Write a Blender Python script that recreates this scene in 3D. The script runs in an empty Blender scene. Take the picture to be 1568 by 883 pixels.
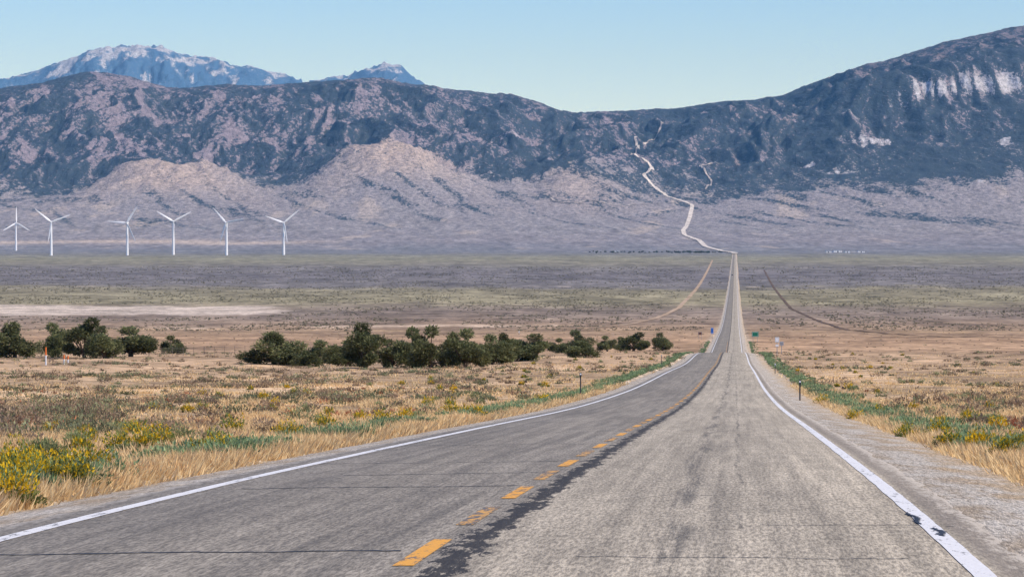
import bpy, math, numpy as np
from mathutils import Vector
rng=np.random.default_rng(7)
K=2.5
sc=bpy.context.scene
def lin(r,g,b,k=1.0):
    o=[]
    for c in (r,g,b):
        c/=255.0
        o.append(k*(c/12.92 if c<0.04045 else ((c+0.055)/1.055)**2.4))
    return np.array(o)
# ---------------------------------------------------------------- noise
_r0=np.random.default_rng(99); GA=_r0.random(65536)*2*np.pi; GX=np.cos(GA); GY=np.sin(GA)
def _h(ix,iy,seed):
    h=(ix*374761393+iy*668265263+seed*1274126177)&0xffffffff
    h=((h^(h>>13))*1274126177)&0xffffffff
    return (h^(h>>16))&0xffff
def pn(x,y,seed=0):
    xi=np.floor(x).astype(np.int64); yi=np.floor(y).astype(np.int64)
    xf=x-xi; yf=y-yi
    u=xf*xf*xf*(xf*(xf*6-15)+10); v=yf*yf*yf*(yf*(yf*6-15)+10)
    def g(a,b):
        q=_h(xi+a,yi+b,seed)
        return GX[q]*(xf-a)+GY[q]*(yf-b)
    n0=g(0,0)*(1-u)+g(1,0)*u
    n1=g(0,1)*(1-u)+g(1,1)*u
    return (n0*(1-v)+n1*v)*1.5
def fbm(x,y,o=4,seed=0,gain=0.5):
    a=1.0;s=0;t=0
    for i in range(o):
        s=s+a*pn(x*2**i,y*2**i,seed+i*17);t+=a;a*=gain
    return s/t
def ridged(x,y,o=5,seed=0,gain=0.5):
    a=1.0;s=0;t=0
    for i in range(o):
        s=s+a*(1-2*np.abs(pn(x*2**i,y*2**i,seed+i*13)));t+=a;a*=gain
    return s/t
def ss(a,b,x):
    q=np.clip((x-a)/(b-a),0,1); return q*q*(3-2*q)
def herm(xs,ys,x):
    xs=np.asarray(xs,float); ys=np.asarray(ys,float)
    d=np.diff(ys,axis=0)/(np.diff(xs) if ys.ndim==1 else np.diff(xs)[:,None])
    m=np.zeros_like(ys); m[0]=d[0]; m[-1]=d[-1]
    h=np.diff(xs)
    for i in range(1,len(xs)-1):
        m[i]=(d[i-1]*h[i]+d[i]*h[i-1])/(h[i]+h[i-1])
    i=np.clip(np.searchsorted(xs,x)-1,0,len(xs)-2)
    hh=h[i]; q=(x-xs[i])/hh
    if ys.ndim>1: hh=hh[:,None]; q=q[:,None]
    out=(2*q**3-3*q**2+1)*ys[i]+(q**3-2*q**2+q)*hh*m[i]+(-2*q**3+3*q**2)*ys[i+1]+(q**3-q**2)*hh*m[i+1]
    return out
# ---------------------------------------------------------------- road profile (t = y/K)
PT=[-60,0,9.1,15,21,29,50,70,120,160,215,250,290,330,373,450,550,713,870,1100,1425,2000,2700,3350,4200,5000]
PD=[-1.0,1.62,2.10,2.54,3.05,3.75,5.6,7.15,10.4,13.0,15.9,18.4,22.3,24.4,25.9,28.5,32,35.3,36.2,36.4,35.3,30.3,23.5,17,9.6,0]
_ty=np.concatenate([np.linspace(-60,400,3000),np.linspace(400.5,5000,3000)])
_tz=1.62-herm(PT,PD,_ty)
def prof(t): return np.interp(t,_ty,_tz)
RS=0.157/K
def rc(y): return -2.0+RS*y
# ---------------------------------------------------------------- mountain elevation model
PXC=[-900,-300,0,60,140,200,260,330,420,510,570,620,700,800,870,940,1000,1080,1160,1200,1250,1350,1450,1568,1750,2400]
def tab(pts):
    xs,ys=zip(*pts); return np.interp(PXC,xs,ys)
rows_=[
(4200,tab([(-900,385),(2400,385)])),
(4600,tab([(-900,378),(2400,379)])),
(5000,tab([(-900,365),(900,367),(2400,368)])),
(5500,tab([(-900,345),(800,349),(1100,352),(1568,350)])),
(5900,tab([(-900,322),(200,328),(400,328),(600,320),(800,328),(1000,334),(1200,330),(1568,318),(2400,310)])),
(6300,tab([(-900,300),(0,312),(100,308),(200,292),(300,292),(400,303),(500,288),(600,275),(700,288),(800,298),(900,290),(1000,302),(1080,305),(1200,296),(1350,284),(1568,262),(2400,240)])),
(6700,tab([(-900,270),(0,290),(100,296),(200,262),(270,256),(330,262),(400,284),(500,252),(590,230),(640,240),(700,264),(800,272),(860,252),(920,256),(1000,276),(1080,282),(1200,268),(1350,252),(1568,218),(2400,200)])),
(7100,tab([(-900,230),(0,250),(100,248),(260,252),(400,250),(510,234),(600,224),(700,232),(800,235),(900,240),(1000,250),(1080,248),(1200,232),(1300,210),(1400,190),(1568,172),(2400,160)])),
(7250,tab([(-900,212),(0,232),(200,232),(400,228),(510,214),(600,206),(700,220),(800,225),(900,230),(1000,238),(1080,232),(1200,215),(1300,188),(1380,160),(1568,152),(2400,140)])),
(7340,tab([(-900,205),(0,222),(200,222),(400,218),(510,205),(600,198),(700,214),(800,220),(900,226),(1000,232),(1080,224),(1200,206),(1300,168),(1380,130),(1568,116),(2400,104)])),
(7700,tab([(-900,170),(0,188),(140,175),(260,188),(400,180),(510,168),(600,162),(700,180),(800,192),(900,205),(1000,212),(1080,200),(1200,182),(1300,140),(1400,104),(1568,82),(2400,60)])),
(8400,tab([(-900,120),(-300,140),(0,138),(60,130),(140,113),(200,121),(260,137),(330,133),(420,133),(510,125),(570,122),(620,128),(700,140),(800,151),(870,174),(940,172),(1000,170),(1080,161),(1160,153),(1200,147),(1250,126),(1350,95),(1450,66),(1568,40),(1750,10),(2400,40)])),
(9300,tab([(-900,190),(0,190),(500,180),(870,205),(1160,200),(1300,160),(1568,110),(2400,110)])),
(11500,tab([(-900,250),(2400,250)])),
(14000,tab([(-900,230),(2400,250)])),
(16200,tab([(-900,140),(-300,140),(0,126),(60,116),(105,98),(140,82),(165,75),(210,72),(250,76),(280,90),(330,97),(370,108),(420,119),(470,131),(510,126),(560,112),(590,105),(612,108),(630,124),(660,142),(800,200),(2400,220)])),
(19500,tab([(-900,260),(2400,280)])),
(24000,tab([(-900,330),(2400,330)])),
]
PX2=np.linspace(-900,2400,1651)
TT=np.array([r[0] for r in rows_],float)
R1=np.array([herm(PXC,r[1],PX2) for r in rows_])
far_xs=[-900,-300,0,30,60,105,140,165,210,250,280,330,370,420,470,510,535,560,590,612,630,645,680,800,2400]
far_ys=[140,140,127,124,116,98,84,79,76,79,92,98,108,119,131,126,121,112,105,108,124,134,160,200,220]
R1[TT==16200]=np.interp(PX2,far_xs,far_ys)
TF=np.linspace(4200,24000,1400)
LUT=herm(TT,R1,TF)
def lut(px,t):
    a=np.clip((px+900)/(3300)*(1650),0,1649.999); b=np.clip((t-4200)/(19800)*1399,0,1398.999)
    i=a.astype(int); j=b.astype(int); fa=a-i; fb=b-j
    return (LUT[j,i]*(1-fa)+LUT[j,i+1]*fa)*(1-fb)+(LUT[j+1,i]*(1-fa)+LUT[j+1,i+1]*fa)*fb
EXL,EXR=5.2,5.75
def H(x,y):
    t=y/K
    s=x-rc(y)
    a=np.abs(s)+0.2*fbm(x/1.5,y/5,3,6)*(1-ss(100,400,y))
    ex=np.where(s<0,EXL,EXR)
    z1=prof(np.minimum(t,4200))
    nm=ss(6,18,a)
    z1=z1+nm*(0.35*fbm(x/14,y/30,4,3)+0.5*fbm(x/60,y/160,2,9)*ss(120,400,y))-0.30*(1-ss(ex-0.7,ex+0.4,a))+0.015*fbm(x/0.8,y/1.6,3,5)*ss(4.6,6,a)*(1-ss(100,300,y))-0.10*ss(5,6.5,a)
    z1=z1+ss(700,4000,t)*nm*0.6*fbm(x/120,y/500,3,21)
    tt=np.maximum(t,4200.)
    px=784+2178*x/np.maximum(t,1)
    mt=ss(6300,7200,tt)
    w=pn(x/90,y/700,31)*50*ss(1320,1400,px)*ss(7000,7200,tt)*(1-ss(7500,7800,tt))
    wl=fbm(x/900,y/2500,3,77)*170*mt*(1-ss(7900,8300,tt))*(1-ss(1300,1400,px))
    te=tt+w+wl
    row=lut(px,te)
    z2=1.62+(380-row)/2178*tt
    wx=x+140*fbm(x/500,y/900,2,41); wy=y+300*fbm(x/600,y/1300,2,43)
    rid=ridged(wx/420,wy/1500,6,51,0.56)
    amp=120*mt*(1-0.86*ss(7800,8400,tt))*(1-0.3*ss(1250,1400,px))
    amp=amp+200*ss(13000,15500,tt)*(1-0.6*np.exp(-((tt-16200)/700)**2))
    z2=z2+amp*(rid-0.25)
    foot=ss(5700,6600,tt)*(1-ss(6900,7300,tt))
    z2=z2+foot*(18*ridged(wx/260,wy/800,5,61,0.45)-4)
    fan=ss(4300,5300,tt)*(1-ss(6500,7000,tt))
    z2=z2+fan*(5*ridged((x+0.1*y)/110,y/1500,4,71)+2*fbm(x/40,y/200,3,73))
    z2=z2+ss(6800,7400,tt)*10*fbm(x/60,y/120,3,81)
    b=ss(4190,4330,t)
    return np.where(t<4190,z1,z1*(1-b)+z2*b)
# ---------------------------------------------------------------- mesh helpers
def mesh(name,V,F,mat=None,col=None,uv=None,smooth=False,attrs=None):
    me=bpy.data.meshes.new(name)
    V=np.asarray(V,np.float32); F=np.asarray(F,np.int32)
    me.vertices.add(len(V)); me.vertices.foreach_set("co",V.ravel())
    n=F.shape[1]
    me.loops.add(F.size); me.loops.foreach_set("vertex_index",F.ravel())
    me.polygons.add(len(F)); me.polygons.foreach_set("loop_start",np.arange(0,F.size,n,dtype=np.int32))
    me.update(calc_edges=True)
    me.polygons.foreach_set("use_smooth",np.full(len(F),smooth))
    if col is not None:
        c=np.ones((len(V),4),np.float32); c[:,:3]=col
        a=me.color_attributes.new("tint","FLOAT_COLOR","POINT"); a.data.foreach_set("color",c.ravel())
    if attrs:
        for k,v in attrs.items():
            a=me.attributes.new(k,"FLOAT","POINT"); a.data.foreach_set("value",np.asarray(v,np.float32))
    if uv is not None:
        l=me.uv_layers.new(name="UVMap"); l.data.foreach_set("uv",np.asarray(uv,np.float32)[F.ravel()].ravel())
    if mat: me.materials.append(mat)
    ob=bpy.data.objects.new(name,me); sc.collection.objects.link(ob)
    return ob
class NT:
    def __init__(s,name):
        s.m=bpy.data.materials.new(name); s.m.use_nodes=True; s.t=s.m.node_tree; s.t.nodes.clear()
        s.out=s.n("ShaderNodeOutputMaterial")
    def n(s,ty,**kw):
        nd=s.t.nodes.new(ty)
        for k,v in kw.items(): setattr(nd,k,v)
        return nd
    def l(s,a,b): s.t.links.new(a,b)
    def setv(s,sock,v):
        if isinstance(v,bpy.types.NodeSocket): s.l(v,sock)
        else: sock.default_value=v
    def math(s,op,a,b=None,clamp=False):
        nd=s.n("ShaderNodeMath",operation=op,use_clamp=clamp); s.setv(nd.inputs[0],a)
        if b is not None: s.setv(nd.inputs[1],b)
        return nd.outputs[0]
    def mix(s,f,a,b,mode='MIX'):
        nd=s.n("ShaderNodeMix",data_type='RGBA',blend_type=mode)
        s.setv(nd.inputs[0],f)
        for i,v in ((6,a),(7,b)):
            if not isinstance(v,bpy.types.NodeSocket): v=(*v[:3],1)
            s.setv(nd.inputs[i],v)
        return nd.outputs[2]
    def rng(s,v,a,b,c=0,d=1):
        nd=s.n("ShaderNodeMapRange",interpolation_type='SMOOTHSTEP'); s.setv(nd.inputs[0],v)
        for i,q in enumerate((a,b,c,d)): s.setv(nd.inputs[i+1],q)
        return nd.outputs[0]
    def noise(s,vec,scale,detail=4,rough=0.55,out=0,dim='3D'):
        nd=s.n("ShaderNodeTexNoise",noise_dimensions=dim); s.l(vec,nd.inputs["Vector"]); nd.inputs["Scale"].default_value=scale
        nd.inputs["Detail"].default_value=detail; nd.inputs["Roughness"].default_value=rough
        return nd.outputs[out]
    def mapv(s,vec,sc_,loc=(0,0,0)):
        nd=s.n("ShaderNodeMapping"); s.l(vec,nd.inputs[0]); nd.inputs["Scale"].default_value=sc_; nd.inputs["Location"].default_value=loc
        return nd.outputs[0]
    def bsdf(s,color,rough=0.9,spec=0.2,bump=None,bs=0.5,bd=0.02):
        b=s.n("ShaderNodeBsdfPrincipled")
        if not isinstance(color,bpy.types.NodeSocket): color=(*color[:3],1)
        s.setv(b.inputs["Base Color"],color); s.setv(b.inputs["Roughness"],rough)
        b.inputs["Specular IOR Level"].default_value=spec
        if bump is not None:
            bn=s.n("ShaderNodeBump"); bn.inputs["Strength"].default_value=bs; bn.inputs["Distance"].default_value=bd
            s.l(bump,bn.inputs["Height"]); s.l(bn.outputs[0],b.inputs["Normal"])
        s.l(b.outputs[0],s.out.inputs[0]); return b
# ---------------------------------------------------------------- terrain mesh
uu=np.concatenate([-np.geomspace(0.9,0.172,30),np.linspace(-0.17,0.17,700),np.geomspace(0.172,0.9,30)])
def seg(a,b,st): return np.arange(a,b,st)
L=np.exp(np.arange(math.log(95),math.log(10700),0.006))-150
yy=np.concatenate([L,seg(L[-1]+50,15500,55),seg(15500,22200,28),seg(22200,35000,400),seg(35000,43500,90),seg(43500,60000,1500)])
Yg,Ug=np.meshgrid(yy,uu,indexing='ij')
Xg=Ug*(Yg+150)
Zg=H(Xg,Yg)
nr,nc=Xg.shape
def gz(x,y):
    x=np.atleast_1d(np.asarray(x,float)); y=np.atleast_1d(np.asarray(y,float))
    i=np.clip(np.searchsorted(yy,y)-1,0,nr-2); fy=(y-yy[i])/(yy[i+1]-yy[i])
    u=x/(y+150); j=np.clip(np.searchsorted(uu,u)-1,0,nc-2); fx=(u-uu[j])/(uu[j+1]-uu[j])
    return (Zg[i,j]*(1-fx)+Zg[i,j+1]*fx)*(1-fy)+(Zg[i+1,j]*(1-fx)+Zg[i+1,j+1]*fx)*fy
x=Xg.ravel(); y=Yg.ravel(); z=Zg.ravel(); t=y/K; px=784+2178*x/np.maximum(t,1.0); s=x-rc(y)
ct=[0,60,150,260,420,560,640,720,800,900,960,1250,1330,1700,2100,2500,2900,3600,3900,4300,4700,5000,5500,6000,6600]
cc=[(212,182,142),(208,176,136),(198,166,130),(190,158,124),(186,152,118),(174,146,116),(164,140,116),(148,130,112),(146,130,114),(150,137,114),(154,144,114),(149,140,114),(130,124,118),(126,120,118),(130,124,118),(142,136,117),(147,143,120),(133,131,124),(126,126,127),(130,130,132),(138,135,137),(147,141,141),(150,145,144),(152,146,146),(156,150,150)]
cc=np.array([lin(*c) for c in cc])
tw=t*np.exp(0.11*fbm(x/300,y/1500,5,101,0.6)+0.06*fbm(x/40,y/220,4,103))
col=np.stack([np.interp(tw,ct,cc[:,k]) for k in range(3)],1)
def blend(col,m,c): return col*(1-m[:,None])+np.asarray(c)*m[:,None]
nA=fbm(x/90,y/420,6,111,0.65); nA2=fbm(x/25,y/140,4,113,0.65)
col*= (1+(0.60*nA+0.45*nA2)*ss(250,700,t)*(1-ss(5200,6400,t)))[:,None]
pl=ss(0.0,0.12,0.5-np.abs(t-838-30*fbm(x/60,y/900,2,5))/150+0.16*fbm(x/20,y/70,4,121))*(1-ss(-150,-128,x+14*fbm(x/12,y/60,3,122)+ (t-838)*0.25))
pl=pl*(t>700)*(t<1000)
col=blend(col,np.clip(pl,0,1)*0.9,lin(214,196,176))
st=np.exp(-((t-618-0.15*x-14*fbm(x/40,y/200,2,131))/16)**2)*ss(-0.25,0.1,fbm(x/30,y/200,3,132))*(x<20)
col=blend(col,st*0.85,lin(214,188,160))
st=np.exp(-((t-560+0.1*x)/9)**2)*ss(-0.1,0.2,fbm(x/30,y/200,3,142))
col=blend(col,st*0.6,lin(206,172,130))
st=np.exp(-((t-4850-120*fbm(x/500,y/900,2,151))/100)**2)*(1-ss(-900,-500,x))
col=blend(col,st*0.8,lin(206,188,170))
st=ss(0.18,0.42,fbm(x/220,y/1300,5,161,0.6))*ss(4300,4600,t)*(1-ss(6200,6600,t))
col=blend(col,st*0.6,lin(194,180,166))
st=ss(0.3,0.5,fbm(x/60,y/90,4,163))*ss(3800,3900,t)*(1-ss(4150,4300,t))
col=blend(col,st*0.8,lin(200,190,182))
st=np.exp(-((t-1330+0.03*x)/14)**2)*ss(0.15,0.35,fbm(x/30,y/300,3,171))
col=blend(col,st*0.6,lin(200,184,165))
mt=ss(6500,7000,t)
soil=lin(138,128,136)
col=blend(col,mt*0.9,soil)
fs=np.interp(px,[-300,0,100,180,330,400,480,550,680,760,860,950,1000],[6350,6350,6450,6800,6800,6430,6600,6900,6900,6560,6620,6400,6300])
fend=fs+140*fbm(x/130,y/420,5,191)
foot=ss(fs-700,fs-300,t)*(1-ss(fend-40,fend+120,t))
hump=np.clip(np.exp(-((px-255)/110)**2)+np.exp(-((px-605)/95)**2)+0.5*np.exp(-((px-880)/60)**2),0,1)
col=blend(col,foot*hump*0.85,lin(186,168,154))
nF=fbm((x+0.05*y)/110,y/420,6,193,0.6); nB=fbm(x/420,y/1100,3,195)
sx=(np.gradient(Zg,axis=1)/np.gradient(Xg,axis=1)).ravel()
forest=ss(-60,120,t-fend+60)*(0.74+0.42*nF+0.42*nB)
forest=np.where(px>960,np.maximum(forest,ss(6150,6650,t+320*nF+0.35*(px-1100))*(0.76+0.42*nF)),forest)
forest=forest+0.50*np.clip(sx,-0.5,0.5)
forest-=0.38*ss(0.05,0.4,fbm((x+0.12*y)/170+4,y/1100,4,199,0.6))*(1-ss(300,620,px))
drain=ss(0.50,0.85,ridged((x+0.25*y)/330,y/2600,4,205,0.5))*ss(4800,5700,t)*(1-ss(6700,7000,t))
drain2=ss(0.15,0.5,fbm((x-0.35*y)/240,y/900,5,207,0.6))*ss(5300,6000,t)*(1-ss(6700,7000,t))
scr=0.18+0.28*nA+0.25*nA2
forest=np.maximum(forest,np.clip(scr+0.42*drain*(1-0.6*foot*hump)+0.30*drain2*(1-hump)-0.08*foot*hump,0,0.8)*ss(4700,5800,t))
w=pn(x/90,y/700,31)*50
brk=ss(-0.35,0.1,pn(x/30,y/900,213)+0.5*pn(x/95,y/1500,215))
cl=np.exp(-((t+w-7295)/42)**2)*ss(1350,1400,px+30*fbm(x/100,y/400,2,211))*brk
cl=np.clip(cl*1.2,0,1)
cl2=np.exp(-((t+w-7240)/22)**2)*np.exp(-((px-1300)/22)**2)*0.6
top=ss(7420,7900,t)*ss(1150,1350,px)*(t<9500)
col=blend(col,top,lin(126,116,122)); forest=forest*(1-0.32*top)
rock=np.maximum(cl*0.85,cl2)
for (a,b,ra,rb) in ((1538,6720,17,130),(1240,6830,22,70),(1330,6990,45,80),(1290,6560,35,40),(1500,6210,25,16)):
    q=np.exp(-((px-a)/ra)**2-((t-b)/rb)**2+1.6*fbm(x/30,y/110,4,221,0.65)); rock=np.maximum(rock,ss(0.35,1.3,q)*0.85)
for (a,b,ra,rb) in ((735,7180,45,60),(775,7300,30,40),(1130,6900,25,20),(1060,6760,18,14),(900,7080,26,20)):
    q=np.exp(-((px-a)/ra)**2-((t-b)/rb)**2+1.6*fbm(x/30,y/110,4,223,0.65)); rock=np.maximum(rock,ss(0.35,1.3,q)*0.45)
col=blend(col,rock,lin(196,196,198)); forest*=1-0.9*rock
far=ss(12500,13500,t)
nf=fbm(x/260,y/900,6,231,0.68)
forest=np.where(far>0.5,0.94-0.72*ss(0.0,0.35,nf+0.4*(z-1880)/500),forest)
col=blend(col,far,lin(180,186,196))  # far rock colour leans blue, distance haze painted in
forest=np.clip(forest,0,1)
mr=(1-ss(5.6,7.5,np.abs(s)))*(1-ss(300,900,t))
col=blend(col,mr*0.7,lin(202,184,158))
nG=fbm(x/7,y/18,4,241)
col=col*(1+0.3*nG*(1-ss(200,500,t)))[:,None]
col*=0.92
idx=np.arange(nr*nc).reshape(nr,nc)
F=np.stack([idx[:-1,:-1],idx[:-1,1:],idx[1:,1:],idx[1:,:-1]],-1).reshape(-1,4)
m=NT("terrain_material")
g=m.n("ShaderNodeNewGeometry"); P=g.outputs["Position"]
tint=m.n("ShaderNodeAttribute",attribute_name="tint").outputs["Color"]
fo=m.n("ShaderNodeAttribute",attribute_name="forest").outputs["Fac"]
sep=m.n("ShaderNodeSeparateXYZ"); m.l(P,sep.inputs[0]); Yp=sep.outputs[1]
Ps=m.mapv(P,(1,0.35,1))
n1=m.noise(Ps,0.075,2,0.7); n2=m.noise(Ps,0.02,3,0.65)
nn=m.math('ADD',m.math('MULTIPLY',n1,0.75),m.math('MULTIPLY',n2,0.25))
thr=m.rng(fo,0,1,0.34,0.66)
tm=m.rng(m.math('SUBTRACT',thr,nn),-0.05,0.065)
tm=m.math('MULTIPLY',tm,m.rng(Yp,11000,13500))
tm=m.math('MULTIPLY',tm,0.92)
haze_mask=m.rng(Yp,26000,32000)
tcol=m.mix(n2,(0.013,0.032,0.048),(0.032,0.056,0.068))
tcol=m.mix(haze_mask,tcol,(0.025,0.10,0.22))  # distance haze painted as blue into the far tree colour
n3=m.noise(P,0.35,3,0.7); n4=m.noise(m.mapv(P,(1,0.4,1)),0.05,3,0.75); n5=m.noise(P,3.0,3,0.7)
nearm=m.rng(Yp,900,200,0,1)
k1=m.rng(n3,0.35,0.65,0.60,1.28); k2=m.rng(n4,0.32,0.68,0.62,1.3); k3=m.rng(n5,0.3,0.7,0.75,1.22)
c=m.mix(1.0,tint,k2,'MULTIPLY'); c=m.mix(1.0,c,k1,'MULTIPLY')
kk=m.mix(nearm,(1,1,1),k3); c=m.mix(1.0,c,kk,'MULTIPLY')
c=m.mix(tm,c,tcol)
hb=m.math('ADD',m.math('MULTIPLY',n1,9.0),m.math('MULTIPLY',n2,24.0))
hb=m.math('MULTIPLY',hb,m.rng(Yp,13500,17000)); hb=m.math('ADD',hb,m.math('MULTIPLY',n3,0.5))
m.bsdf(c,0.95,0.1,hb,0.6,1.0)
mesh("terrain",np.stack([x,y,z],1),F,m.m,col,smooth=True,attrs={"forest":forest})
# ---------------------------------------------------------------- road
yr=np.concatenate([np.arange(-60,300,0.5),np.exp(np.arange(math.log(300),math.log(9300),0.006))])
def ribbon(name,sv,zo,ys,mat,jit=0.0,smooth=True):
    sv=np.asarray(sv,float); S=np.repeat(sv[None,:],len(ys),0); 
    if jit>0:
        j0=jit*fbm(ys/1.1,ys*0+3.3,4,7,0.7); j1=jit*fbm(ys/1.1,ys*0+9.3,4,8,0.7)
        S[:,0]+=j0; S[:,1]+=j0; S[:,-1]+=j1; S[:,-2]+=j1
    Y=np.repeat(ys[:,None],len(sv),1); Z=prof(Y/K)+np.asarray(zo)[None,:]
    V=np.stack([S+rc(Y),Y,Z],-1).reshape(-1,3); n=len(sv); ii=np.arange(len(ys)*n).reshape(len(ys),n)
    F=np.stack([ii[:-1,:-1],ii[:-1,1:],ii[1:,1:],ii[1:,:-1]],-1).reshape(-1,4)
    return mesh(name,V,F,mat,uv=np.stack([S,Y],-1).reshape(-1,2),smooth=smooth)
a=NT("asphalt"); uvn=a.n("ShaderNodeUVMap").outputs[0]; sp=a.n("ShaderNodeSeparateXYZ"); a.l(uvn,sp.inputs[0]); S_=sp.outputs[0]
def an(sx,sy,scl,det,ro): return a.noise(a.mapv(uvn,(sx,sy,1)),scl,det,ro,dim='2D')
wob=an(0.5,0.12,1.0,3,0.6)
Sw=a.math('ADD',S_,a.math('MULTIPLY',a.math('SUBTRACT',wob,0.5),0.35))
fine=an(1,0.10,32,2,0.85); mid=an(1,0.16,3.4,5,0.75); big=an(0.5,0.05,0.8,3,0.6)
stre=an(5,0.05,1.0,5,0.75)
left=a.rng(Sw,0.12,-0.05)
c=a.mix(left,tuple(lin(172,160,139)),tuple(lin(141,132,117)))
c=a.mix(1.0,c,a.rng(mid,0.25,0.75,0.84,1.14),'MULTIPLY')
c=a.mix(1.0,c,a.rng(big,0.3,0.7,0.90,1.10),'MULTIPLY')
c=a.mix(1.0,c,a.rng(stre,0.3,0.7,0.80,1.16),'MULTIPLY')
c=a.mix(1.0,c,a.rng(fine,0.3,0.7,0.64,1.36),'MULTIPLY')
def track(sv,wd,k):
    d=a.math('ABSOLUTE',a.math('SUBTRACT',Sw,sv)); return a.math('MULTIPLY',a.rng(d,wd,wd*0.2),k)
gap=a.rng(an(4,0.12,1.0,5,0.8),0.40,0.62)
for sv,wd,k in ((1.5,0.17,0.6),(1.75,0.28,0.2),(2.6,0.5,0.15),(-1.2,0.4,0.25),(-2.7,0.45,0.25),(2.05,0.035,0.6),(-0.6,0.2,0.3)):
    c=a.mix(a.math('MULTIPLY',track(sv,wd,k),gap),c,(0.06,0.056,0.05))
edge=a.rng(S_,3.68,3.78); c=a.mix(a.math('MULTIPLY',edge,0.6),c,tuple(lin(112,102,92)))
ge=a.rng(a.math('ADD',a.math('ABSOLUTE',S_),a.math('MULTIPLY',a.math('SUBTRACT',an(6,1.2,1.6,5,0.85),0.5),0.9)),3.86,4.04)
c=a.mix(ge,c,tuple(lin(186,175,158)))
e1=an(6,1.0,1.0,5,0.8)
e2=an(0.1,0.14,1.0,3,0.6)
d=a.math('ABSOLUTE',a.math('SUBTRACT',S_,a.math('ADD',0.12,a.math('MULTIPLY',a.math('SUBTRACT',e2,0.5),0.25))))
seal=a.rng(a.math('ADD',d,a.math('MULTIPLY',a.math('SUBTRACT',e1,0.5),0.65)),0.13,0.08)
c=a.mix(a.math('MULTIPLY',seal,0.9),c,(0.024,0.022,0.021))
a.bsdf(c,0.85,0.25,fine,0.5,0.01)
ribbon("road",[-4.10,-4.0,-2,0,2,4.0,4.12],[-0.05,0,0.02,0.04,0.02,0,-0.05],yr,a.m,0.16)
gm=NT("gravel"); uvg=gm.n("ShaderNodeUVMap").outputs[0]
gf=gm.noise(gm.mapv(uvg,(1,0.12,1)),20,4,0.9,dim='2D'); gl=gm.noise(gm.mapv(uvg,(1,0.25,1)),1.4,4,0.7,dim='2D')
spg=gm.n("ShaderNodeSeparateXYZ"); gm.l(uvg,spg.inputs[0])
c=gm.mix(gm.rng(gl,0.35,0.65),tuple(lin(206,196,180)),tuple(lin(178,162,140)))
dirt=gm.rng(gm.math('ADD',gm.math('ABSOLUTE',spg.outputs[0]),gm.math('MULTIPLY',gm.math('SUBTRACT',gl,0.5),2.6)),4.5,5.5)
c=gm.mix(gm.math('MULTIPLY',dirt,0.75),c,tuple(lin(196,170,134)))
c=gm.mix(1.0,c,gm.rng(gf,0.3,0.7,0.42,1.4),'MULTIPLY')
gm.bsdf(c,0.95,0.15,gf,0.9,0.04)
ribbon("gravel_shoulder",[-7,-6.3,-5.4,-4.6,-4.2,-3.8,0,3.8,4.2,4.7,5.8,6.6,7.2],[-0.9,-0.42,-0.17,-0.07,-0.03,-0.02,-0.05,-0.02,-0.03,-0.07,-0.16,-0.4,-0.9],yr,gm.m)
def paint(name,base,wear):
    p=NT(name); u=p.n("ShaderNodeUVMap").outputs[0]
    n=p.noise(p.mapv(u,(6,1.5,1)),1.6,5,0.8,dim='2D'); n2=p.noise(u,30,3,0.8,dim='2D'); bigp=p.noise(p.mapv(u,(0.1,0.35,1)),1.0,3,dim='2D')
    w=p.math('ADD',p.math('MULTIPLY',n,0.6),p.math('ADD',p.math('MULTIPLY',n2,0.2),p.math('MULTIPLY',bigp,0.2)))
    f=p.rng(w,wear,wear+0.06)
    c=p.mix(f,base,(0.15,0.135,0.115)); c=p.mix(1.0,c,p.rng(n2,0.3,0.7,0.85,1.08),'MULTIPLY'); p.bsdf(c,0.6,0.3); return p.m
wm=paint("white_line_paint",(0.82,0.79,0.74),0.555); ym=paint("yellow_line_paint",(0.85,0.40,0.045),0.52); yf=paint("faded_yellow_paint",(0.72,0.38,0.08),0.47)
def crown(sv): return 0.04-0.01*abs(sv) if abs(sv)<=4 else 0
def strips(name,ivs,s0,s1,mat,js=0.0):
    V=[];F=[];U=[]
    for (y0,y1) in ivs:
        n=max(2,int((y1-y0)/1.0)+1); ys=np.linspace(y0,y1,n)
        for k,yk in enumerate(ys):
            for sv in (s0,s1):
                V.append((rc(yk)+sv,yk,float(prof(yk/K))+crown(sv)+0.005+yk*4e-6)); U.append((sv,yk))
        b=len(V)-2*n
        for k in range(n-1): F.append((b+2*k,b+2*k+1,b+2*k+3,b+2*k+2))
    return mesh(name,V,F,mat,uv=U)
def lineR(name,s0,s1):
    ys=yr[(yr>-50)]
    S=np.repeat(np.array([[s0,s1]]),len(ys),0); Y=np.repeat(ys[:,None],2,1); Z=prof(Y/K)+np.array([[crown(s0),crown(s1)]])+0.005+Y*4e-6
    S=S+0.012*fbm(Y/1.5,S*3,2,3)
    V=np.stack([S+rc(Y),Y,Z],-1).reshape(-1,3); ii=np.arange(len(ys)*2).reshape(-1,2)
    F=np.stack([ii[:-1,0],ii[:-1,1],ii[1:,1],ii[1:,0]],-1)
    mesh(name,V,F,wm,uv=np.stack([S,Y],-1).reshape(-1,2))
lineR("white_edge_line",-3.67,-3.52); lineR("white_edge_line.001",3.52,3.67)
cyc=10.75
strips("yellow_centre_line",[(23.2+cyc*k,26.4+cyc*k) for k in range(-4,95)],-0.24,-0.10,ym)
strips("faded_yellow_centre_line",[(28.6+cyc*k,32.0+cyc*k) for k in range(-4,95)],-0.25,-0.11,yf)
V=[];F=[];r=np.random.default_rng(3)
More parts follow.
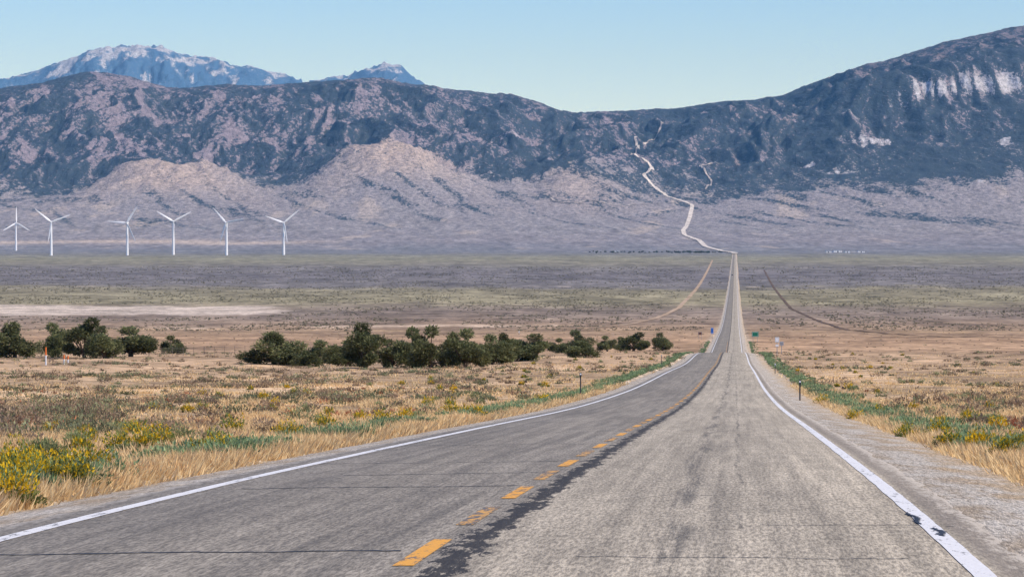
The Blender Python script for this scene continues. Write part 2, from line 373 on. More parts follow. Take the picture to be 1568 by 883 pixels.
tc=[(10.0,-3.9,-0.35),(14.95,-3.2,-0.3),(16.7,-2.6,-0.1),(18.9,-3.8,-0.3),(23.5,-3.5,-0.4),(28.5,-3.9,-0.2),(35,-3.5,-1),(43,-3.9,-0.3),(11.6,2.2,3.8),(9.75,0.9,3.2),(26,1.2,2.4),(14.0,1.5,1.9)]
for tt_,a0,a1 in tc:
    n=60; ss_=np.linspace(a0,a1,n); yb=tt_*K+0.10*np.cumsum(r.normal(0,0.25,n)); wd=0.02+0.035*r.random(n)
    wd*= (0.4 if a0>0 else 1)
    b=len(V)
    for k in range(n):
        for q in (-1,1):
            Yk=yb[k]+q*wd[k]; V.append((rc(Yk)+ss_[k],Yk,float(prof(Yk/K))+crown(ss_[k])+0.0035))
    F+=[(b+2*k,b+2*k+2,b+2*k+3,b+2*k+1) for k in range(n-1)]
for y0,y1,sc0,wm_ in ((27.4,28.8,3.62,0.035),(29.3,31.6,3.54,0.03)):
    n=70; b=len(V); ys_=np.linspace(y0,y1,n)
    for k in range(n):
        q=k/(n-1); h_=wm_*math.sin(math.pi*q)**0.5*(0.1+1.5*r.random())
        for sg in (-1,1):
            sv=sc0+sg*h_-0.02*math.sin(q*9); V.append((rc(ys_[k])+sv,ys_[k],float(prof(ys_[k]/K))+crown(sv)+0.009))
    F+=[(b+2*k,b+2*k+1,b+2*k+3,b+2*k+2) for k in range(n-1)]
tm_=NT("tar"); tm_.bsdf((0.035,0.033,0.03),0.6,0.4)
mesh("tar_crack_seal",V,F,tm_.m)
# ---------------------------------------------------------------- dirt tracks
def dm(name,c1,c2):
    q=NT(name); P=q.n("ShaderNodeNewGeometry").outputs["Position"]; n=q.noise(q.mapv(P,(1,0.3,1)),0.05,4,0.7)
    q.bsdf(q.mix(q.rng(n,0.35,0.65),tuple(c1),tuple(c2)),0.95,0.1); return q.m
pale=dm("pale_dirt",lin(232,224,212,0.95),lin(200,190,176,0.9)); dull=dm("dull_dirt",lin(210,200,188,0.9),lin(156,148,142,0.8)); tan=dm("tan_dirt",lin(200,174,146,0.88),lin(176,150,122,0.85)); dark=dm("dark_dirt",lin(104,88,74,.8),lin(126,106,88,.8))
TRK=[]
def track_mesh(name,pts,wd,lift,mat,wj=0.25):
    pts=np.array([((p-784)*tt_/2178,tt_*K) for p,tt_ in pts]); d=np.concatenate([[0],np.cumsum(np.hypot(*np.diff(pts,axis=0).T))])
    TRK.append(pts)
    n=int(max(60,d[-1]/12)); q=np.linspace(0,d[-1],n)
    X=np.interp(q,d,pts[:,0]); Y=np.interp(q,d,pts[:,1])
    kz=np.ones(9)/9; 
    if n>40: X[4:-4]=np.convolve(X,kz,'valid'); Y[4:-4]=np.convolve(Y,kz,'valid')
    tx=np.gradient(X);ty=np.gradient(Y);l=np.hypot(tx,ty)+1e-9
    w_=wd*(1+wj*fbm(q/60,q*0,3,5))
    cols=[]
    for kk_ in (-1,-0.5,0,0.5,1):
        xx=X-ty/l*w_*kk_/2; y_=Y+tx/l*w_*kk_/2; cols.append(np.stack([xx,y_,gz(xx,y_)+lift],-1))
    V=np.stack(cols,1).reshape(-1,3); ii=np.arange(n*5).reshape(n,5)
    F=np.stack([ii[:-1,:-1],ii[:-1,1:],ii[1:,1:],ii[1:,:-1]],-1).reshape(-1,4)
    mesh(name,V,F,mat,smooth=True)
track_mesh("dirt_track",[(1091,2750),(1083,1930),(1068,1300),(1040,875),(1012,740),(985,680),(950,620),(900,590),(800,575)],2.9,0.2,tan)
track_mesh("dirt_track.001",[(1170,2000),(1185,1300),(1212,850),(1250,700),(1300,560),(1420,480),(1568,450)],2.0,0.15,dark)
NEARTRK=list(TRK)
track_mesh("distant_highway",[(1125.4,3690),(1124,3850),(1112,4150),(1096,4400),(1080,4640),(1070,4950),(1048,5200),(1046,5450),(1052,5650),(1060,6130),(1050,6220),(1020,6330),(1016,6420),(1000,6520),(985,6640),(990,6690),(1000,6760),(996,6850),(975,6960),(965,7060)],17,1.8,pale)
track_mesh("mountain_road",[(965,7060),(975,7180),(980,7320),(972,7500),(990,7600),(1012,7680),(1018,7800),(1030,7930)],12,4,dull,1.0)
track_mesh("dirt_track.002",[(843,6200),(850,6130),(880,6080),(900,6150),(950,6060),(1010,6180)],10,3,dull,0.6)
track_mesh("dirt_track.003",[(1080,6480),(1090,6700),(1070,6900),(1100,7000),(1150,6990)],8,4,dull,0.7)
def clear_of_tracks(xv,yv):
    ok=np.ones(len(xv),bool)
    for P_ in NEARTRK:
        o_=np.argsort(P_[:,1]); tx=np.interp(yv,P_[o_,1],P_[o_,0],left=1e9,right=1e9)
        ok&=np.abs(xv-tx)>4.5+0.004*yv*0.3
    return ok
# ---------------------------------------------------------------- foliage as blades
lm=NT("foliage"); tn=lm.n("ShaderNodeAttribute",attribute_name="tint").outputs["Color"]
db=lm.n("ShaderNodeBsdfDiffuse"); tb=lm.n("ShaderNodeBsdfTranslucent"); ms=lm.n("ShaderNodeMixShader"); ms.inputs[0].default_value=0.36
lm.l(tn,db.inputs[0]); lm.l(tn,tb.inputs[0]); lm.l(db.outputs[0],ms.inputs[1]); lm.l(tb.outputs[0],ms.inputs[2]); lm.l(ms.outputs[0],lm.out.inputs[0])
def blades(name,B,D,Ln,W,C,link=True):
    N=len(B); R=rng.normal(size=(N,3)); S=np.cross(D,R); S/=np.linalg.norm(S,axis=1)[:,None]+1e-9
    V=np.empty((N,3,3)); V[:,0]=B-S*W[:,None]/2; V[:,1]=B+S*W[:,None]/2; V[:,2]=B+D*Ln[:,None]
    Cc=np.repeat(C,3,0)
    return mesh(name,V.reshape(-1,3),np.arange(3*N).reshape(-1,3),lm.m,Cc)
def unit(v): return v/(np.linalg.norm(v,axis=1)[:,None]+1e-9)
def clumps(name,cx,cy,r,h,nl,leaf,col1,col2,tip=None,tipf=0.0,up=0.6,var=0.25,wr=0.35,base_shade=0.0):
    cz=gz(cx,cy); nl=nl.astype(int); I=np.repeat(np.arange(len(cx)),nl); N=len(I)
    th=rng.random(N)*2*np.pi; q=rng.random(N); ph=np.arccos(1-q*0.98)
    rad=0.45+0.55*rng.random(N)**0.5
    lump=0.8+0.35*np.sin(th*3+I*1.7)*np.sin(ph*4+I)
    d=np.stack([np.sin(ph)*np.cos(th),np.sin(ph)*np.sin(th),np.cos(ph)],1)
    B=np.stack([cx[I],cy[I],cz[I]],1)+d*rad[:,None]*lump[:,None]*np.stack([r[I],r[I],h[I]],1)
    D=unit(d+np.array([0,0,up])+rng.normal(0,0.45,(N,3)))
    Ln=leaf[I]*(0.6+0.8*rng.random(N)); B=B-D*Ln[:,None]*0.7
    B[:,2]=np.maximum(B[:,2],cz[I]-0.03)
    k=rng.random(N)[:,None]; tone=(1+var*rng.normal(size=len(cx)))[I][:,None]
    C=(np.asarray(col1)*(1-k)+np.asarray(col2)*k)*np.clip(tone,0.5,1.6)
    C*= (0.65-base_shade+(0.35+base_shade)*np.cos(ph)*rad*lump+0.15)[:,None]  # shade painted into blade colour, darker low down and inside the clump
    if tip is not None:
        mk=(np.cos(ph)*rad>0.34)&(rng.random(N)<(tipf*(0.4+0.9*rng.random(len(cx))))[I]); C[mk]=np.asarray(tip)*(0.75+0.4*rng.random(mk.sum()))[:,None]
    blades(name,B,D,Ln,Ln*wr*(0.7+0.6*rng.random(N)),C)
def scatter(n,t0,t1,u=0.19):
    tt_=np.exp(rng.uniform(math.log(t0),math.log(t1),n)); yv=tt_*K; xv=rng.uniform(-u,u,n)*(yv+25); return xv,yv,tt_
def lod(t,a=5200,lo=14,hi=320): return np.clip(a/t,lo,hi)
xv,yv,tv=scatter(30000,13,600); sv=xv-rc(yv); nz=fbm(xv/11,yv/60,4,301)
dens=(0.10+0.90*ss(-0.12,0.2,nz))*ss(7.5,18,np.abs(sv)+0.05*tv)*np.clip(0.24+tv/90,0,0.9)*np.where(sv<0,1,0.8)
keep=(rng.random(len(xv))<dens*0.52)&clear_of_tracks(xv,yv); xv,yv,tv=xv[keep],yv[keep],tv[keep]; n=len(xv)
sz=0.20+0.28*rng.random(n)+0.35*(rng.random(n)<0.10)
g_=rng.random(n)<0.42
for nm_,mk,c1,c2 in (("sagebrush",~g_,lin(140,120,98,.9),lin(182,158,130,.92)),("sagebrush.001",g_,lin(120,122,90,.9),lin(160,162,122,.92))):
    clumps(nm_,xv[mk],yv[mk],sz[mk]*1.6,sz[mk]*1.0,lod(tv[mk],6500,14,360),np.clip(0.055+0.0008*tv[mk],0,0.28),c1,c2,var=0.2,up=0.4,wr=0.5,base_shade=0.15)
print("sage",n)
xv,yv,tv=scatter(20000,560,2200,0.17); sv=xv-rc(yv); nz=fbm(xv/70,yv/300,4,305,0.65)
pm=(tv>740)&(tv<930)&(xv<-128)
keep=(np.abs(sv)>12)&(nz+0.25*(rng.random(len(xv))-0.5)>-0.02)&(~pm)&clear_of_tracks(xv,yv); xv,yv,tv=xv[keep],yv[keep],tv[keep]; n=len(xv)
clumps("valley_scrub",xv,yv,0.5+0.6*rng.random(n)+tv/2500,0.25+0.35*rng.random(n)+tv/5000,np.full(n,9),0.35+tv/3000,lin(116,112,92,.88),lin(154,146,118,.9),var=0.2,wr=0.7)
xv,yv,tv=scatter(4600,20,80); nz=fbm(xv/6,yv/25,3,311); sv=xv-rc(yv)
keep=(nz>0.08)&(np.abs(sv)>8.5)&(rng.random(len(xv))<0.42); xv,yv,tv=xv[keep],yv[keep],tv[keep]; n=len(xv)
clumps("red_weeds",xv,yv,0.2+0.22*rng.random(n),0.15+0.14*rng.random(n),lod(tv,3000,14,140),np.clip(0.06+0.0008*tv,0,.3),lin(150,84,64,.88),lin(190,126,92,.92))
xv,yv,tv=scatter(4600,13,260); sv=xv-rc(yv); nz=fbm(xv/5,yv/22,3,321)
dens=ss(6.3,8,np.abs(sv))*(1-ss(12,32,np.abs(sv)))*ss(-0.15,0.35,nz)
keep=rng.random(len(xv))<dens*0.46; xv,yv,tv=xv[keep],yv[keep],tv[keep]
ex=np.array([(40,15.6),(12,14.2),(70,16.5),(105,15.9),(25,17),(60,18.5),(5,19),(130,17.5),(182,23.5),(222,24.5),(325,21.5),(345,22.5),(355,31),(440,28),(585,36),(620,41),(500,33),(712,44),(730,41),(690,46),(830,58),(655,55),(1455,25),(1500,24),(1540,22),(1565,23),(1390,30),(1530,33),(1440,29),(1345,45),(1310,42),(1260,60)])
xv=np.concatenate([(ex[:,0]-784)*ex[:,1]/2178,xv]); tv=np.concatenate([ex[:,1],tv]); yv=np.concatenate([ex[:,1]*K,yv]); n=len(xv)
sz=0.13+0.16*rng.random(n); sz[:len(ex)]=0.22+0.10*rng.random(len(ex))
g_=rng.random(n)<0.58; g_[:len(ex)]=True
clumps("rabbitbrush",xv[g_],yv[g_],sz[g_]*1.4,sz[g_]*1.6,lod(tv[g_],26000,34,1500),np.clip(0.034+0.0006*tv[g_],0,0.22),lin(112,132,72,.88),lin(158,164,94,.92),tip=lin(244,200,50,.9),tipf=0.66,up=0.6,var=0.12,wr=0.5,base_shade=0.3)
clumps("green_shrub",xv[~g_],yv[~g_],sz[~g_]*1.6,sz[~g_]*1.5,lod(tv[~g_],18000,30,1000),np.clip(0.038+0.0006*tv[~g_],0,0.22),lin(130,140,94,.88),lin(178,182,128,.92),up=0.6,var=0.15,wr=0.45,base_shade=0.3)
print("rabbit",n)
n=6500; tv=np.exp(rng.uniform(math.log(11),math.log(420),n)); yv=tv*K; side=rng.random(n)<0.5
off=np.abs(rng.normal(0,0.65,n)); sv=np.where(side,-(EXL+0.25+off),EXR+0.2+off*1.1); xv=rc(yv)+sv
nz=fbm(sv*0.4,yv/9,3,331); keep=(nz>-0.04-0.12*(tv>40)-0.1*(tv>90)); xv,yv,tv=xv[keep],yv[keep],tv[keep]; n=len(xv)
sz=0.06+0.16*rng.random(n)**1.3
clumps("green_roadside_weeds",xv,yv,sz*1.9,sz*1.5,lod(tv,6500,18,420),np.clip(0.045+0.0007*tv,0,0.25),lin(120,146,100,.88),lin(168,184,136,.9),up=0.7,var=0.22,wr=0.4,base_shade=0.2)
print("green",n)
n=66000; xv,yv,tv=scatter(n,11,300); sv=xv-rc(yv); nz=fbm(xv/5,yv/24,4,341)
ed=np.where(sv<0,EXL-0.25,EXR-0.3)
asv=np.abs(sv)
dens=ss(ed,ed+0.6,asv)*np.maximum(ss(-0.32,0.08,nz),0.55*(1-ss(7,9,asv)))*(1-0.6*ss(18,60,asv))*np.clip(1.2-tv/200,0.1,1)
keep=rng.random(n)<dens; xv,yv,tv=xv[keep],yv[keep],tv[keep]
# extra tufts hugging the shoulder edges
n2=5000; t2=np.exp(rng.uniform(math.log(10),math.log(90),n2)); y2=t2*K; o2=np.abs(rng.normal(0,0.8,n2)); s2=np.where(rng.random(n2)<0.6,-(EXL-0.1+o2),EXR-0.1+o2)
xv=np.concatenate([xv,rc(y2)+s2]); yv=np.concatenate([yv,y2]); tv=np.concatenate([tv,t2]); n=len(xv)
I=np.repeat(np.arange(n),np.clip(900/tv,7,28).astype(int)); N=len(I)
th=rng.random(N)*2*np.pi; rr=0.22*np.sqrt(rng.random(N))*(1+tv[I]/120)
B=np.stack([xv[I]+rr*np.cos(th),yv[I]+rr*np.sin(th),gz(xv,yv)[I]-0.02],1)
D=unit(np.stack([0.6*np.cos(th)+rng.normal(0,.3,N),0.6*np.sin(th)+rng.normal(0,.3,N),np.ones(N)],1))
Ln=(0.07+0.16*rng.random(N)**1.5)*(0.6+0.8*rng.random(n))[I]
k=rng.random(N)[:,None]; C=(lin(246,218,166,.95)*(1-k)+lin(226,186,130,.92)*k)*(0.85+0.3*rng.random(n))[I][:,None]
blades("dry_grass",B,D,Ln,0.013+0.0007*tv[I],C)
print("grass blades",N)
# ---------------------------------------------------------------- juniper trees
bark=NT("bark"); bark.bsdf(bark.mix(bark.noise(bark.n("ShaderNodeTexCoord").outputs["Object"],8,4),(0.06,0.045,0.035),(0.16,0.12,0.09)),0.95,0.1)
def tube(V,F,p0,p1,r0,r1,n=7):
    p0=np.array(p0,float);p1=np.array(p1,float);d=p1-p0;d/=np.linalg.norm(d)
    a_=np.cross(d,[0.3,0.2,0.9]);a_/=np.linalg.norm(a_);b_=np.cross(d,a_);b=len(V)
    for p,rr in ((p0,r0),(p1,r1)):
        for k in range(n):
            q=2*math.pi*k/n; V.append(tuple(p+rr*(a_*math.cos(q)+b_*math.sin(q))))
    for k in range(n): F.append((b+k,b+(k+1)%n,b+n+(k+1)%n,b+n+k))
def make_juniper(seed):
    r=np.random.default_rng(seed); V=[];F=[]
    nl=int(r.integers(13,20)); cen=[];rad=[]
    for k in range(nl):
        th=r.random()*2*np.pi; q=np.sqrt(r.random())*0.42; hz=0.12+0.72*r.random()*(1-0.9*q)
        cen.append((q*np.cos(th),q*np.sin(th),hz)); rad.append(0.10+0.11*r.random())
    cen.append((r.normal(0,.08),r.normal(0,.08),0.86)); rad.append(0.14)
    tube(V,F,(0,0,-0.05),(0.02,0.01,0.25),0.05,0.035); 
    for c_ in cen: tube(V,F,(0.02*c_[0],0.02*c_[1],0.12),c_,0.022,0.006,5)
    cen=np.array(cen);rad=np.array(rad)
    N=9000; I=r.integers(0,len(cen),N); d=unit(r.normal(size=(N,3))); rr=rad[I]*(0.35+0.75*r.random(N)**0.6)*(1+0.3*np.sin(d[:,0]*9+I)*np.cos(d[:,2]*8))
    B=cen[I]+d*rr[:,None]*np.array([1,1,0.85]); B[:,2]=np.maximum(B[:,2],0.02)
    D=unit(d+r.normal(0,0.5,(N,3))+np.array([0,0,0.35])); Ln=0.035+0.03*r.random(N)
    tone=(0.55+0.9*r.random(len(cen)))[I]; k=r.random(N)[:,None]
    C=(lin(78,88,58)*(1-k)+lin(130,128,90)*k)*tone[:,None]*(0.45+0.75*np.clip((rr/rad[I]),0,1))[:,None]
    S=unit(np.cross(D,r.normal(size=(N,3)))); W=Ln*0.6
    LV=np.empty((N,3,3)); LV[:,0]=B-S*W[:,None]/2; LV[:,1]=B+S*W[:,None]/2; LV[:,2]=B+D*Ln[:,None]
    nb=len(V); VV=np.concatenate([np.array(V),LV.reshape(-1,3)])
    me=bpy.data.meshes.new("juniper_mesh")
    faces=F+[tuple(q) for q in (nb+np.arange(3*N).reshape(-1,3))]
    me.from_pydata([tuple(v) for v in VV],[],faces)
    me.materials.append(bark.m); me.materials.append(lm.m)
    mi=np.ones(len(faces),np.int32); mi[:len(F)]=0; me.polygons.foreach_set("material_index",mi)
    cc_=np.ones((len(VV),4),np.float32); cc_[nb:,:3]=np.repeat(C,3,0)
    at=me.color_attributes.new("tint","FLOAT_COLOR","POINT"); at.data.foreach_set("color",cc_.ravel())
    return me
JM=[make_juniper(100+i) for i in range(7)]
trees=[(22,186,50,70),(-30,190,44,70),(80,192,48,52),(128,190,56,66),(160,186,46,54),(200,196,42,86),(262,222,27,40),(420,158,46,88),(486,153,38,60),(530,148,38,54),(560,143,62,74),(600,146,40,50),(632,140,60,58),(660,138,60,62),(690,150,48,50),(712,138,54,64),(755,158,42,58),(775,160,42,44),(805,172,38,74),(855,330,22,30),(880,320,34,48),(895,196,24,50),(930,345,22,30),(950,350,20,28),(970,350,26,46),(1015,350,25,32),(735,150,30,30),(455,156,26,34)]
for i,(p,tt_,hp,wp) in enumerate(trees):
    o=bpy.data.objects.new("juniper_tree",JM[i%7]); sc.collection.objects.link(o)
    X=(p-784)*tt_/2178; Y=tt_*K; o.location=(X,Y,float(gz(X,Y)[0])-0.05)
    h=hp*tt_/2178*1.12; w_=wp*tt_/2178*1.12; o.scale=(w_/1.02,w_/1.02,h/1.0); o.rotation_euler=(0,0,i*2.1)
# ---------------------------------------------------------------- primitives for objects
import bmesh
def simple(name,color,rough=0.6,metal=0.0,var=0.15):
    q=NT(name); P=q.n("ShaderNodeTexCoord").outputs["Object"]; n=q.noise(P,3.0,4,0.6)
    c=np.asarray(color); b=q.bsdf(q.mix(n,tuple(c*(1-var)),tuple(np.clip(c*(1+var*0.5),0,1))),rough,0.4); b.inputs["Metallic"].default_value=metal; return q.m
white=simple("turbine_white",(0.86,0.86,0.86),0.45,0,0.04); steel=simple("galvanised_steel",(0.35,0.35,0.35),0.5,0.6); wood=simple("weathered_wood",(0.17,0.13,0.10),0.9)
green=simple("sign_green",(0.01,0.16,0.09),0.4); blue=simple("sign_blue",(0.02,0.12,0.45),0.4); orange=simple("orange_plastic",(0.8,0.18,0.03),0.5); signw=simple("sign_white",(0.8,0.8,0.8),0.4); darkp=simple("dark_post",(0.03,0.03,0.035),0.6); brown=simple("sign_brown",(0.12,0.05,0.03),0.5); wire=simple("wire",(0.2,0.19,0.18),0.5,0.5)
def build(name,parts,loc,rotz=0):
    V=[];F=[];MI=[];mats=[]
    for v,f,mm in parts:
        if mm not in mats: mats.append(mm)
        b=len(V); V+=[tuple(q) for q in v]; F+=[tuple(b+k for k in q) for q in f]; MI+=[mats.index(mm)]*len(f)
    me=bpy.data.meshes.new(name); me.from_pydata(V,[],F)
    for mm in mats: me.materials.append(mm)
    me.polygons.foreach_set("material_index",MI); 
    bm=bmesh.new(); bm.from_mesh(me); bmesh.ops.recalc_face_normals(bm,faces=bm.faces); bm.to_mesh(me); bm.free()
    o=bpy.data.objects.new(name,me); o.location=loc; o.rotation_euler=(0,0,rotz); sc.collection.objects.link(o); return o
def box(c,sz,mat,bev=0.0):
    bm=bmesh.new(); bmesh.ops.create_cube(bm,size=1)
    for v in bm.verts: v.co=Vector((c[0]+v.co.x*sz[0],c[1]+v.co.y*sz[1],c[2]+v.co.z*sz[2]))
    if bev>0: bmesh.ops.bevel(bm,geom=list(bm.edges),offset=bev,segments=2,affect='EDGES')
    bm.verts.index_update(); r_=([tuple(v.co) for v in bm.verts],[tuple(v.index for v in f.verts) for f in bm.faces],mat); bm.free(); return r_
def tub(p0,p1,r0,r1,mat,n=12):
    V=[];F=[];tube(V,F,p0,p1,r0,r1,n); F.append(tuple(range(n-1,-1,-1))); F.append(tuple(range(n,2*n))); return (V,F,mat)
def blade(ang,hub,Lb):
    V=[];F=[];n=8;secs=[(0.0,1.4,1.2),(0.06,1.4,1.1),(0.18,2.6,0.8),(0.35,2.2,0.5),(0.6,1.6,0.35),(0.85,1.1,0.2),(1.0,0.4,0.08)]
    ux=np.array([math.sin(ang),0,math.cos(ang)]); vx=np.array([math.cos(ang),0.0,-math.sin(ang)])
    for q,c,th in secs:
        tw_=0.5*(1-q)
        for k in range(n):
            a_=2*math.pi*k/n; e=c*math.cos(a_); f=th*math.sin(a_)
            V.append(tuple(np.array(hub)+ux*(q*Lb)+vx*(e*math.cos(tw_)-f*math.sin(tw_))+np.array([0,1,0])*(e*math.sin(tw_)+f*math.cos(tw_))))
    for j in range(len(secs)-1):
        for k in range(n): F.append((j*n+k,j*n+(k+1)%n,(j+1)*n+(k+1)%n,(j+1)*n+k))
    F.append(tuple((len(secs)-1)*n+k for k in range(n)))
    return (V,F,white)
for p,tt_,hubr,a0,ry in ((24.5,4300,341,0,0.4),(78.5,3350,340,-51,0.15),(195,3380,341,34,-0.2),(265.5,3450,339,-59,0.2),(347,3400,341,-42,-0.25),(434.5,3450,341,-70,0.1)):
    X=(p-784)*tt_/2178;Y=tt_*K;Z=float(gz(X,Y)[0]); hh=(380-hubr)/2178*tt_+1.62-Z; hh=max(hh,70)
    parts=[tub((0,0,-2),(0,0,hh*0.5),3.3,2.7,white,16),tub((0,0,hh*0.5),(0,0,hh-1.5),2.7,2.0,white,16),box((0,1.5,hh),(4.4,11,4.2),white,0.8),tub((0,-3.9,hh),(0,-7.2,hh),2.4,1.0,white,14)]
    for k in range(3): parts.append(blade(math.radians(a0+120*k),(0,-5.4,hh),48))
    build("wind_turbine",parts,(X,Y,Z),ry)
def delin(p,tt_,h,top,body):
    X=(p-784)*tt_/2178;Y=tt_*K;Z=float(gz(X,Y)[0])
    build("delineator_post",[box((0,0,h*0.45),(0.06,0.03,h*0.9+0.1),body),box((0.0,-0.02,h*0.90),(0.10,0.02,0.22),top,0.004),box((0,-0.035,h*0.93),(0.07,0.01,0.07),signw)],(X,Y,Z),0.06)
delin(889,68,1.12,darkp,darkp); delin(1225,62,1.12,darkp,darkp); delin(1013,150,1.2,darkp,darkp); delin(1187,118,1.0,steel,darkp)
def marker(p,tt_,h):
    X=(p-784)*tt_/2178;Y=tt_*K;Z=float(gz(X,Y)[0])
    build("utility_marker_post",[tub((0,0,-0.1),(0,0,h*0.55),0.08,0.08,signw,10),tub((0,0,h*0.55),(0,0,h),0.085,0.08,orange,10)],(X,Y,Z))
marker(70,150,1.9); marker(98,152,1.0); marker(104,153,0.9)
def sign(name,p,tt_,h,w_,ht,mat,posts=1,extra=None):
    X=(p-784)*tt_/2178;Y=tt_*K;Z=float(gz(X,Y)[0]); pr=[]
    xs=[0] if posts==1 else [-w_*0.32,w_*0.32]
    for xx in xs: pr.append(tub((xx,0.06,-0.3),(xx,0.06,h),0.05,0.05,steel,8))
    pr.append(box((0,0,h-ht/2),(w_,0.03,ht),mat,0.01)); pr.append(box((0,-0.018,h-ht/2),(w_*0.86,0.006,ht*0.84),signw if mat is not signw else darkp)); pr.append(box((0,-0.024,h-ht/2),(w_*0.8,0.006,ht*0.76),mat))
    if extra: pr+=extra
    build(name,pr,(X,Y,Z),-0.05)
sign("blue_service_sign",1090.5,420,4.3,0.8,1.8,blue,1)
sign("brown_guide_sign",1072,440,2.4,1.2,0.9,brown,2); sign("green_guide_sign",1156.5,415,3.1,2.0,1.5,green,2)
sign("route_marker_sign",1190,205,2.6,0.6,0.75,signw,1,[box((0,-0.0,1.4),(0.45,0.03,0.3),signw,0.01)])
sign("back_of_sign",1197,215,1.9,0.6,0.6,steel,1)
sign("green_guide_sign",548,470,2.2,0.8,0.7,green,1); sign("small_field_sign",795,480,1.9,0.4,0.5,signw,1)
def fence(pts,sp):
    P=np.array([((p-784)*tt_/2178,tt_*K) for p,tt_ in pts]); d=np.concatenate([[0],np.cumsum(np.hypot(*np.diff(P,axis=0).T))])
    n=int(d[-1]/sp)+1; q=np.linspace(0,d[-1],n); X=np.interp(q,d,P[:,0]); Y=np.interp(q,d,P[:,1]); Z=gz(X,Y); parts=[]; r=np.random.default_rng(5)
    for k in range(n):
        lx,ly=r.normal(0,0.04,2); wd_=0.055 if k%5==0 else 0.03
        parts.append(tub((X[k],Y[k],Z[k]-0.3),(X[k]+lx,Y[k]+ly,Z[k]+1.25+0.08*r.random()),wd_,wd_*0.9,wood,6))
    for hz in (0.4,0.7,0.95,1.18):
        for k in range(n-1): parts.append(tub((X[k],Y[k]-0.04,Z[k]+hz),(X[k+1],Y[k+1]-0.04,Z[k+1]+hz),0.009,0.009,wire,4))
    build("barbed_wire_fence",parts,(0,0,0))
fence([(-60,205),(100,203),(250,205),(400,210),(520,240)],1.9)
def shed(p,tt_,w_,dp,h):
    X=(p-784)*tt_/2178;Y=tt_*K;Z=float(gz(X,Y)[0]); wl=[box((0,0,h/2),(w_,dp,h),signw)]
    V=[(-w_/2-.5,-dp/2-.5,h+.003),(w_/2+.5,-dp/2-.5,h+.003),(w_/2+.5,dp/2+.5,h+.003),(-w_/2-.5,dp/2+.5,h+.003),(-w_/2-.5,0,h*1.5),(w_/2+.5,0,h*1.5)]
    wl.append((V,[(0,1,5,4),(2,3,4,5),(0,4,3),(1,2,5),(0,3,2,1)],steel))
    wl.append(box((0,-dp/2-0.05,h*0.4),(w_*0.18,0.12,h*0.75),darkp))
    for k in (-0.32,0.32): wl.append(box((w_*k,-dp/2-0.05,h*0.55),(w_*0.1,0.12,h*0.25),darkp))
    build("ranch_building",wl,(X,Y,Z),0.2)
for q in ((1268,3950,16,9,4),(1282,3980,24,12,5),(1297,3930,14,9,4),(1318,4000,20,10,4),(944,4050,14,8,4)): shed(*q)
n=110; pt=np.where(rng.random(n)<0.6,rng.normal(1062,28,n),rng.uniform(900,1100,n)); tt_=rng.uniform(3850,4150,n)
cx=(pt-784)*tt_/2178; cy=tt_*K
clumps("distant_cottonwood_trees",cx,cy,3+3*rng.random(n),2.5+4*rng.random(n),np.full(n,100),np.full(n,2.0),lin(58,70,54,.8),lin(84,94,66,.8))
cyc_=1720*K; cxx=rc(cyc_)-1.8; paintc=simple("car_paint",(0.03,0.035,0.05),0.3); glass=simple("car_glass",(0.02,0.025,0.03),0.1); tyre=simple("tyre",(0.02,0.02,0.02),0.9)
parts=[box((0,0,0.62),(1.85,4.6,0.62),paintc,0.12)]
V=[(-.85,-1.3,.92),(.85,-1.3,.92),(.85,2.0,.92),(-.85,2.0,.92),(-.66,-.6,1.5),(.66,-.6,1.5),(.66,1.4,1.5),(-.66,1.4,1.5)]
parts.append((V,[(0,1,5,4),(1,2,6,5),(2,3,7,6),(3,0,4,7),(4,5,6,7)],glass)); parts.append(box((0,.4,1.52),(1.36,2.1,0.06),paintc,0.02))
for xx in (-.82,.82):
    for yv_ in (-1.4,1.4): parts.append(tub((xx-.1,yv_,.34),(xx+.1,yv_,.34),.34,.34,tyre,14))
for xx in (-.65,.65): parts.append(box((xx,-2.3,.7),(.3,.05,.16),signw))
build("car",parts,(cxx,cyc_,float(prof(1720))+0.04),-RS)
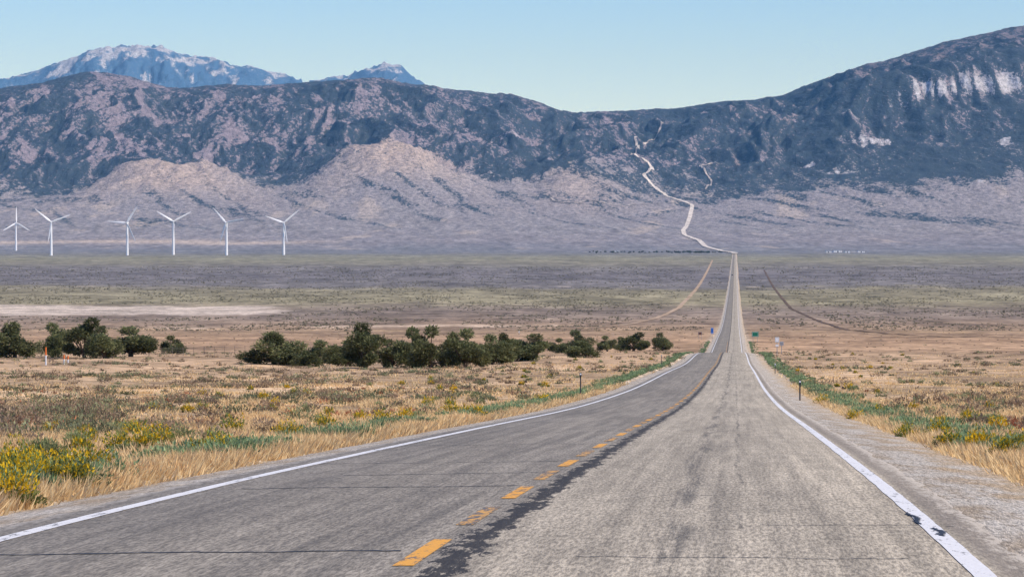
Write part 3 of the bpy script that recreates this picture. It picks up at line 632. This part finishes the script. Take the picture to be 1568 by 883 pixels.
# ---------------------------------------------------------------- atmosphere
hz=bpy.data.materials.new("haze"); hz.use_nodes=True; nt=hz.node_tree; nt.nodes.clear(); o=nt.nodes.new("ShaderNodeOutputMaterial"); v=nt.nodes.new("ShaderNodeVolumeScatter")
v.inputs["Color"].default_value=(0.24,0.58,1.0,1); v.inputs["Density"].default_value=1.4e-5; v.inputs["Anisotropy"].default_value=0.0; nt.links.new(v.outputs[0],o.inputs["Volume"])
bm=bmesh.new(); bmesh.ops.create_cube(bm,size=1); me=bpy.data.meshes.new("atmosphere_haze"); bm.to_mesh(me); bm.free(); me.materials.append(hz)
ao=bpy.data.objects.new("atmosphere_haze",me); sc.collection.objects.link(ao); ao.scale=(90000,64000,3600); ao.location=(0,29000,1500)
# ---------------------------------------------------------------- light
az=math.radians(118); el=math.radians(48)
w=bpy.data.worlds.new("World"); sc.world=w; w.use_nodes=True; nt=w.node_tree
sk=nt.nodes.new("ShaderNodeTexSky"); sk.sky_type='NISHITA'; sk.sun_disc=False; sk.sun_elevation=el; sk.sun_rotation=az; sk.altitude=1500; sk.air_density=1.0; sk.dust_density=0.0; sk.ozone_density=4.0
hs=nt.nodes.new("ShaderNodeHueSaturation"); hs.inputs["Saturation"].default_value=1.35; hs.inputs["Hue"].default_value=0.515; nt.links.new(sk.outputs[0],hs.inputs["Color"])
bg=nt.nodes["Background"]; bg.inputs[1].default_value=0.15; nt.links.new(hs.outputs[0],bg.inputs[0])
sd=Vector((math.sin(az)*math.cos(el),math.cos(az)*math.cos(el),math.sin(el)))
ld=bpy.data.lights.new("sun","SUN"); ld.energy=4.9; ld.angle=math.radians(0.5); ld.color=(1,0.93,0.82); lo=bpy.data.objects.new("sun",ld); sc.collection.objects.link(lo); lo.rotation_euler=sd.to_track_quat('Z','Y').to_euler(); lo.location=(0,0,50)
cd=bpy.data.cameras.new("camera"); co=bpy.data.objects.new("camera",cd); sc.collection.objects.link(co); sc.camera=co
cd.sensor_width=36; cd.lens=2178*K/1568*36; cd.clip_start=0.5; cd.clip_end=120000
co.location=(0,0,1.62); co.rotation_euler=(math.radians(90)-math.atan(61.5/(2178*K)),0,0)
sc.view_settings.view_transform='Standard'; sc.view_settings.look='None'; sc.view_settings.exposure=0
